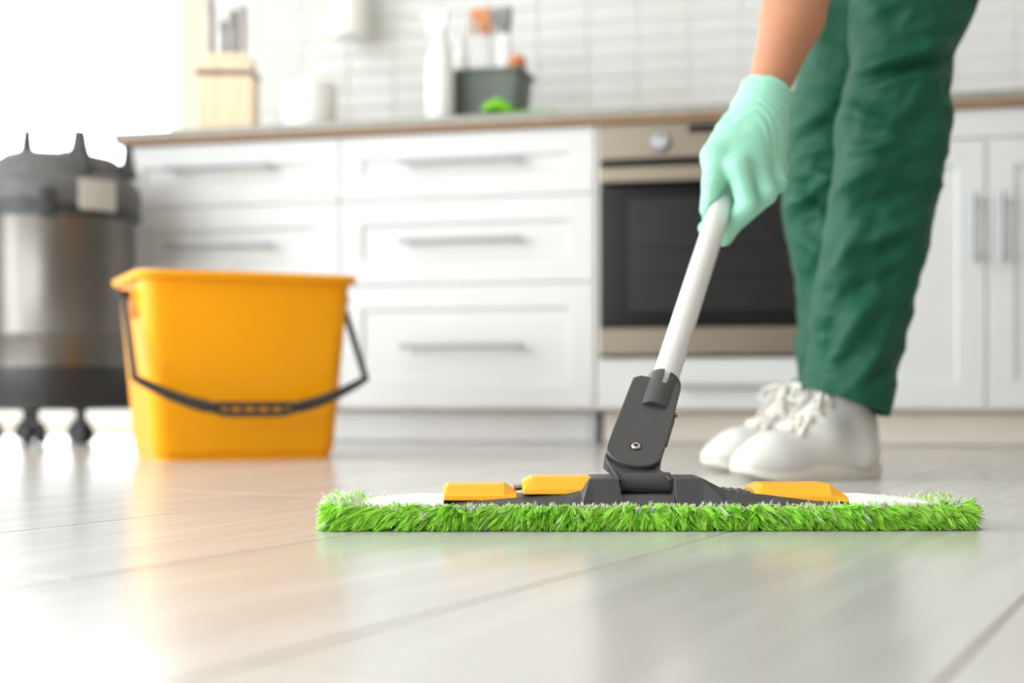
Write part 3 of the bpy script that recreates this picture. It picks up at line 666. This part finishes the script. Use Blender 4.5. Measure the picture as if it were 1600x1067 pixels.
# yoke from hinge barrel up to the plate
BZ = Vector((mc.x, mc.y-.014, .0395))
ax = Vector((1, .0157, 0))
obj('hinge_barrel', MB().cyl(BZ-ax*.0238, BZ+ax*.0238, .0105, n=32), 'mop_grey', mop, smooth='auto', bevel=.001, world=True)
def yk(o, hw, c0, c1, b): return [PF(o, -hw, b, c0), PF(o, hw, b, c0), PF(o, hw, b, c1), PF(o, -hw, b, c1)]
yrings = [[BZ+ax*a+Vector((0, y, z)) for a, y, z in ((-.0235, -.0095, .003), (.0235, -.0095, .003), (.0235, .0125, .003), (-.0235, .0125, .003))],
          [BZ+ax*a+Vector((0, y, z)) for a, y, z in ((-.0245, -.0065, .0085), (.0225, -.0065, .0085), (.0225, .015, .0085), (-.0245, .015, .0085))],
          yk(S0, .0235, .0062, -.0072, -.012), yk(S0, .0235, .0062, -.0072, .012)]
obj('yoke', MB().loft([[r[0], r[1], r[2], r[3]] for r in [[q[0], q[1], q[2], q[3]] for q in yrings]]), 'mop_grey', mop, bevel=.002, world=True)
for sg in (-1, 1):
    rr_ = [[BZ+ax*(sg*.0235)+Vector((-.001+dx, y, .004)) for dx, y in ((-.002, -.0165), (.002, -.0165), (.002, .012), (-.002, .012))],
           [PF(S0, sg*.0242+dx, -.012, c) for dx, c in ((-.002, .0075), (.002, .0075), (.002, -.008), (-.002, -.008))],
           [PF(S0, sg*.0242+dx, .004, c) for dx, c in ((-.002, .0064), (.002, .0064), (.002, -.008), (-.002, -.008))]]
    obj('yoke_cheek', MB().loft(rr_), 'mop_grey', mop, bevel=.001, world=True)

# ------------------------------------------------------------------ person
per = thing('person', 'person in green work trousers and white sneakers, mint glove gripping the mop pole', 'person', (.52, 2.15, 0))
A3 = lambda v: np.array(v)
# glove
gc0 = lambda d: PT+pv*((d-PT.y)/pv.y)            # point on the pole axis at depth d
HK = 1.75/1.68
def hand():
    W_ = lambda px, py, d: A3(P(px, py, d*HK))
    wr = W_(1188, 176, 1.70); fore = W_(1216, 92, 1.735)
    F_ = []   # finger chains from knuckle to tip
    def finger(dc, mcp, pip, r, dip, tip):
        c = gc0(dc*HK); F_.append(([mcp, pip, A3(PF(c, *(q*HK for q in dip))), A3(PF(c, *(q*HK for q in tip)))], [q*HK for q in r]))
    finger(1.672, W_(1153, 262, 1.650), W_(1167, 322, 1.640), (.0138, .0122, .0108, .0095), (.010, -.036, -.0275), (-.012, -.030, -.0245))
    finger(1.690, W_(1180, 254, 1.664), W_(1197, 303, 1.656), (.0142, .0126, .011, .0096), (.014, -.034, -.0285), (-.012, -.026, -.0255))
    finger(1.708, W_(1200, 242, 1.684), W_(1213, 285, 1.676), (.014, .0124, .0106, .0093), (.015, -.032, -.0285), (-.012, -.024, -.0252))
    finger(1.726, W_(1209, 226, 1.704), W_(1216, 264, 1.700), (.0132, .0116, .0098, .0085), (.014, -.028, -.027), (-.010, -.022, -.024))
    th = ([W_(1143, 204, 1.692), W_(1120, 246, 1.664), W_(1114, 286, 1.652), W_(1107, 328, 1.655)], [q*HK for q in (.0185, .0162, .0126, .0104)])
    ax_ = (fore-wr)/np.linalg.norm(fore-wr)
    def f(p):
        k = HK
        d = sd_cone(p, fore, wr, .029*k, .0275*k)
        d = smin(d, sd_cone(p, wr, W_(1178, 218, 1.690), .0285*k, .030*k), .02)
        for (pts, r) in F_:                       # metacarpals
            d = smin(d, sd_cone(p, wr+(pts[0]-wr)*.2, pts[0], .022*k, r[0]), .018)
        d = smin(d, sd_cone(p, wr+A3((-.008, 0, -.004)), th[0][1], .022*k, .0185*k), .018)
        d = smin(d, sd_cone(p, W_(1146, 226, 1.675), W_(1172, 234, 1.680), .0185*k, .021*k), .016)
        fg = None
        for (pts, r) in F_:
            e = sd_cone(p, pts[0], pts[1], r[0], r[1])
            for i in (1, 2): e = smin(e, sd_cone(p, pts[i], pts[i+1], r[i], r[i+1]), .004)
            fg = e if fg is None else smin(fg, e, .0075)
        d = smin(d, fg, .010)
        e = sd_cone(p, th[0][0], th[0][1], th[1][0], th[1][1])
        for i in (1, 2): e = smin(e, sd_cone(p, th[0][i], th[0][i+1], th[1][i], th[1][i+1]), .005)
        d = smin(d, e, .008)
        s = (p-wr) @ ax_
        wrk = np.sin(s*430+5*np.sin(p[..., 0]*80)+9*np.sin(p[..., 2]*37))
        d = d+.0008*wrk*np.clip((s+.07)/.03, 0, 1)           # loose latex wrinkles
        d = d-.0020*np.exp(-((s-.002-.10*(p[..., 0]-wr[0]))/.0022)**2)-.0024*np.exp(-((s-.0295)/.0026)**2)-.0032*np.clip((s-.004)/.03, 0, 1)
        d = np.maximum(d, s-.0325)
        d = np.maximum(d, -np.maximum(sd_cone(p, wr, wr+ax_*.12, .0265*k, .030*k), .006-s))   # open cuff
        return np.maximum(d, -(sd_cone(p, A3(PT), A3(PH+pv*.7), PR_+.0002, PR_+.0002)))
    V, Q = nets(f, np.array([.19, 1.63, .27]), np.array([.41, 1.88, .56]), .0022); return relax(V, Q, 2, .4), Q, wr, fore
V, Q, wr, fore = hand()
raw('glove', V, Q, 'glove', per)
# trousers: lofted legs following the outline, with cloth folds
def leg(L, R, d_of, rd_of, seed, nseg=88, creases=()):
    L = [(a, b) for a, b in L]; n = len(L); steps = 150; rings = []
    for i in range(steps):
        u = i/(steps-1)*(n-1); k = min(int(u), n-2); t = u-k
        def cr(S):
            p0, p1, p2, p3 = (np.array(S[max(min(q, n-1), 0)], float) for q in (k-1, k, k+1, k+2))
            return .5*((2*p1)+(-p0+p2)*t+(2*p0-5*p1+4*p2-p3)*t*t+(-p0+3*p1-3*p2+p3)*t**3)
        l, r = cr(L), cr(R); v = i/(steps-1); d = d_of(v); pl_, pr_ = P(l[0], l[1], d), P(r[0], r[1], d); c = (pl_+pr_)/2; hx = (pr_-pl_)/2; ring = []
        for j in range(nseg):
            th = 2*math.pi*j/nseg; ct_, st = math.cos(th), math.sin(th)
            ex = abs(ct_)**.9*(1 if ct_ > 0 else -1); ey = abs(st)**.9*(1 if st > 0 else -1)
            p = c+hx*ex+Vector((0, rd_of(v)*ey, 0)); px_ = 800+FPX*p.x/p.y; py_ = HORIZ-FPX*(p.z-CAMH)/p.y
            out = (hx*ct_+Vector((0, rd_of(v)*st, 0))).normalized()
            q = Vector((p.x*11+p.z*6+seed, p.y*9, p.z*17-p.x*9))
            f1 = noise.noise(q); f2 = noise.noise(q*2.1+Vector((5, 2, 1)))
            a = .0085*(1-2*abs(f1))+.0042*(1-2*abs(f2))-.003
            front = max(0, -st)
            for (x0, y0, x1, y1, amp, w_) in creases:
                dx, dy = x1-x0, y1-y0; tt = max(0, min(1, ((px_-x0)*dx+(py_-y0)*dy)/(dx*dx+dy*dy))); dd = math.hypot(px_-x0-tt*dx, py_-y0-tt*dy)
                a += 1.9*amp*math.exp(-(dd/w_)**2)*front*(.35+.65*math.sin(math.pi*min(max(tt, .08), .92)))
            a *= 1-.75*abs(ct_)**8
            ring.append(p+out*a)
        rings.append(ring)
    return rings
NL = [(1257,606),(1262,562),(1266,520),(1273,470),(1283,410),(1293,345),(1297,298),(1309,245),(1307,185),(1318,148),(1333,95),(1331,50),(1330,0),(1337,-70),(1352,-150),(1375,-230)]
NR = [(1385,651),(1397,590),(1411,530),(1425,470),(1441,405),(1455,340),(1466,290),(1474,240),(1481,190),(1478,140),(1486,88),(1506,50),(1522,5),(1550,-60),(1585,-130),(1620,-215)]
near_cr = [(1300,165,1370,190,.010,12),(1310,240,1400,225,.009,11),(1305,255,1340,160,-.008,11),(1298,300,1370,262,.011,12),(1310,330,1430,300,-.007,13),(1330,390,1440,345,.007,14),
           (1300,430,1350,350,.008,12),(1325,130,1486,88,-.011,7),(1340,112,1500,62,.010,12),(1310,470,1390,420,-.006,16),(1300,560,1370,455,.007,15),(1340,600,1395,500,.006,13),(1275,590,1300,500,-.006,9),(1350,250,1450,290,.006,16)]
rings = leg(NL, NR, lambda v: 2.085+.03*v, lambda v: .062+.025*v, 1.7, creases=near_cr)
mb = MB().loft(rings, False, True)
FLx = [(1258,612),(1250,575),(1246,545),(1250,480),(1241,405),(1227,345),(1226,300),(1230,250),(1234,190),(1241,140),(1262,70),(1285,0),(1310,-75),(1340,-150),(1370,-215)]
FR = [(1350,640),(1352,590),(1356,540),(1366,480),(1380,405),(1388,345),(1392,290),(1398,235),(1404,180),(1412,120),(1430,60),(1455,0),(1490,-75),(1530,-140),(1570,-200)]
far_cr = [(1226,330,1300,280,.010,11),(1232,270,1300,330,-.007,10),(1240,200,1300,170,.008,12),(1230,360,1290,400,.008,11),(1250,480,1280,410,-.007,11),(1250,560,1290,470,.007,12),(1245,150,1300,100,-.006,13)]
rings2 = leg(FLx, FR, lambda v: 2.30-.02*v, lambda v: .062+.025*v, 8.2, creases=far_cr)
tr = obj('trousers', mb, 'trousers', per, smooth=True, world=True); so = tr.modifiers.new('cloth', 'SOLIDIFY'); so.thickness = .002; so.offset = -1
tr2 = obj('trouser_leg', MB().loft(rings2, False, True), 'trousers', tr, smooth=True, world=True); so = tr2.modifiers.new('cloth', 'SOLIDIFY'); so.thickness = .002; so.offset = -1
# body under the clothes: one surface from ankles to head, near arm reaching down to the pole
hipN, hipF = A3(P(1500, -215, 2.115)), A3(P(1475, -205, 2.285))
kneeN, kneeF = A3(P(1392, 215, 2.10)), A3(P(1312, 215, 2.29))
ankN, ankF = A3(P(1325, 650, 2.105)), A3(P(1285, 640, 2.335))
pel = (hipN+hipF)/2+A3((.02, 0, .03)); chest = A3((.42, 2.19, 1.03)); neck = A3((.25, 2.17, 1.06)); head = A3((.14, 2.16, 1.05))
shN, shF = A3((.40, 2.03, .98)), A3((.36, 2.36, 1.0)); elb = fore+(fore-wr)/np.linalg.norm(fore-wr)*.155
elF = A3((.62, 2.50, .98)); haF = A3((.60, 2.43, .80))
def body(p):
    d = sd_cone(p, pel, chest, .125, .13)
    d = smin(d, sd_cone(p, chest, neck, .11, .055), .06); d = smin(d, sd_cone(p, shN, shF, .055, .055), .06)
    d = smin(d, sd_cone(p, neck, head, .05, .05), .03); d = smin(d, sd_ell(p, head+A3((-.03, 0, -.0)), (.105, .075, .092)), .03)
    d = smin(d, sd_cone(p, head+A3((-.075, 0, -.075)), head+A3((-.09, 0, -.092)), .012, .015), .015)   # nose
    d = smin(d, sd_cone(p, head+A3((.0, 0, -.085)), head+A3((.01, 0, -.08)), .03, .035), .03)
    for s in (-1, 1):
        d = smin(d, sd_ell(p, head+A3((-.01, s*.075, -.01)), (.03, .012, .018)), .008)
        d = np.maximum(d, -(np.linalg.norm(p-(head+A3((-.085, s*.03, -.085))), axis=-1)-.012))
    for a, b, r0, r1 in ((hipN, kneeN, .072, .05), (kneeN, ankN, .045, .021), (hipF, kneeF, .07, .05), (kneeF, ankF, .045, .021)): d = smin(d, sd_cone(p, a, b, r0, r1), .03)
    d = smin(d, sd_cone(p, shN, elb, .048, .043), .03); d = smin(d, sd_cone(p, elb, fore+(elb-fore)*.45, .043, .0385), .02); d = smin(d, sd_cone(p, fore+(elb-fore)*.45, wr, .0395, .0225), .02)
    d = smin(d, sd_cone(p, shF, elF, .047, .04), .03); d = smin(d, sd_cone(p, elF, haF, .038, .026), .02)
    for k in range(4): d = smin(d, sd_cone(p, haF, haF+A3((.03*(k-1.5)*.7, -.01, -.085-.01*(1.5-abs(k-1.5)))), .018, .008), .008)
    d = smin(d, sd_cone(p, haF, haF+A3((-.05, -.02, -.045)), .018, .009), .01)
    return d
V, Q = nets(body, np.array([-.1, 1.62, .06]), np.array([.95, 2.62, 1.22]), .0085)
raw('body', relax(V, Q, 3, .5), Q, 'skin', per)
def shirt(p):
    d = smin(sd_cone(p, pel+A3((-.02, 0, .0)), chest, .14, .142), sd_cone(p, shN, shF, .068, .068), .06)
    d = smin(d, sd_cone(p, shN, shN+(elb-shN)*.45, .062, .06), .03); d = smin(d, sd_cone(p, shF, shF+(elF-shF)*.5, .062, .06), .03)
    return d
V, Q = nets(shirt, np.array([.15, 1.75, .70]), np.array([1., 2.65, 1.25]), .012); raw('shirt', relax(V, Q, 2), Q, 'shirt', per)
def seat(p):
    d = smin(sd_cone(p, hipN+A3((.005, 0, -.03)), hipF+A3((.005, 0, -.03)), .107, .107), sd_cone(p, pel+A3((.01, 0, .0)), pel+A3((-.06, 0, .035)), .148, .148), .05)
    return np.maximum(d, .76-p[..., 2])
V, Q = nets(seat, np.array([.4, 1.9, .74]), np.array([1., 2.5, 1.2]), .012); raw('trouser_seat', relax(V, Q, 2), Q, 'trousers', tr)
V, Q = nets(lambda p: np.maximum(sd_ell(p, head+A3((.0, 0, .02)), (.105, .085, .095)), -(p[..., 0]-(head[0]-.07))), head-.16, head+.16, .008); raw('hair', relax(V, Q), Q, 'hair', per)
# sneakers
def sneaker(heel_px, heel_py_d, yaw, parent, seed):
    h = P(heel_px, 620, heel_py_d); e = thing('sneaker', parent=parent); e.location = Vector((h.x, h.y, 0))-parent.location
    e.rotation_euler = (0, 0, yaw)      # local +x runs heel to toe
    S = lambda p: smin(smin(smin(sd_ell(p, (.196, .002, .028), (.056, .042, .027)), sd_cone(p, (.172, 0, .032), (.105, 0, .058), .032, .034), .03),
                            smin(sd_cone(p, (.042, 0, .040), (.05, 0, .104), .035, .032), sd_cone(p, (.105, 0, .06), (.072, 0, .112), .036, .026), .03), .025), sd_cone(p, (.05, 0, .032), (.19, 0, .03), .036, .038), .02)
    def up(p):
        d = S(p); d = np.maximum(d, .014-p[..., 2])
        top = p[..., 2]-(.102+.46*np.clip(p[..., 0]-.035, 0, .06))           # collar rises towards the tongue
        d = np.maximum(d, top)
        return np.maximum(d, -np.maximum(sd_cone(p, (.052, 0, .07), (.055, 0, .16), .024, .028), .06-p[..., 2]))
    V, Q = nets(up, np.array([-.02, -.07, 0.]), np.array([.28, .07, .16]), .0032)
    V = relax(V, Q, 2); raw('upper', V, Q, 'shoe', e, world=False)
    ol = []
    for i in range(48):
        a = 2*math.pi*i/48; x, y = math.cos(a), math.sin(a); xx = .125+.128*(abs(x)**.75)*(1 if x > 0 else -1); wd = .034+.012*max(0, min(1, (xx-.05)/.13))-.002
        ol.append((xx, wd*(abs(y)**.8)*(1 if y > 0 else -1)))
    sp_ = lambda x: .010*max(0, (x-.19)/.06)**2
    obj('sole', MB().loft([[Vector((.125+(x-.125)*k, y*k, z+sp_(x))) for x, y in ol] for k, z in ((.96, .0005), (.995, .004), (1., .016), (.985, .023), (.9, .0235))]), 'sole', e, smooth='auto')
    obj('tongue', MB().loft([[Vector((x-.004*abs(y)/.022, y, z+dz)) for y, dz in ((-.022, -.008), (-.012, 0), (.012, 0), (.022, -.008), (.012, -.006), (-.012, -.006))] for x, z in ((.125, .09), (.1, .112), (.085, .132), (.078, .141))]), 'shoe', e, smooth=True)
    def surf(x, y):       # height of the upper at x, y
        zs = np.linspace(.16, .02, 140); pp = np.stack([np.full(140, x), np.full(140, y), zs], 1); s_ = S(pp); i = np.argmax(s_ < 0); return zs[i]
    for i in range(6):
        x = .165-.0165*i; hw = .013+.0014*i
        for sg in (-1, 1):
            z = surf(x, sg*(hw+.004)); obj('eyelet', MB().cyl((x, sg*(hw+.004), z-.003), (x+.001, sg*(hw+.0055), z+.002), .0034, n=10), 'eyelet', e)
        pts = [(x+.006*(k-.5)*(1 if i % 2 else -1), (2*k-1)*hw, surf(x, (2*k-1)*hw)+.0035) for k in np.linspace(0, 1, 9)]
        obj('lace', MB().tube(pts, .0036, 8, .6), 'lace', e, smooth=True)
        if i < 5:
            pts = [(x-.0165*k, (1-2*k)*hw*(1 if i % 2 else -1), surf(x-.0165*k, (1-2*k)*hw)+.0062) for k in np.linspace(0, 1, 9)]
            obj('lace', MB().tube(pts, .0034, 8, .6), 'lace', e, smooth=True)
    xk, zk = .098, surf(.098, 0)+.006
    for sg in (-1, 1):    # bow
        lp = [(xk, 0, zk), (xk+.012, sg*.016, zk+.010), (xk+.026, sg*.034, zk+.004), (xk+.034, sg*.036, zk-.012), (xk+.026, sg*.028, zk-.014), (xk+.01, sg*.012, zk-.002), (xk, 0, zk)]
        obj('bow_loop', MB().tube(lp, .0034, 8, .6), 'lace', e, smooth=True)
        obj('lace_end', MB().tube([(xk, 0, zk), (xk+.02, sg*.012, zk+.003), (xk+.05, sg*.022, surf(xk+.05, sg*.022)+.006), (xk+.066, sg*.034, surf(xk+.066, sg*.03)+.003)], .003, 8, .6), 'lace', e, smooth=True)
    obj('heel_tab', MB().loft([[Vector((x, y, z)) for y in (-.01, .01)]+[Vector((x+.003, y, z)) for y in (.01, -.01)] for x, z in ((.003, .05), (.006, .075), (.0105, .098))]), 'shoe', e, bevel=.001)
    obj('sock', MB().lathe([(.0235, .075), (.026, .1), (.029, .125), (.031, .15)], (.055, 0, 0), 28, False, False), 'sock', e, smooth=True)
    return e
sneaker(1371, 2.13, math.radians(180+24), per, 1)
sneaker(1312, 2.36, math.radians(180+20), per, 2)
print('planks', cnt, 'objects', len(bpy.data.objects))
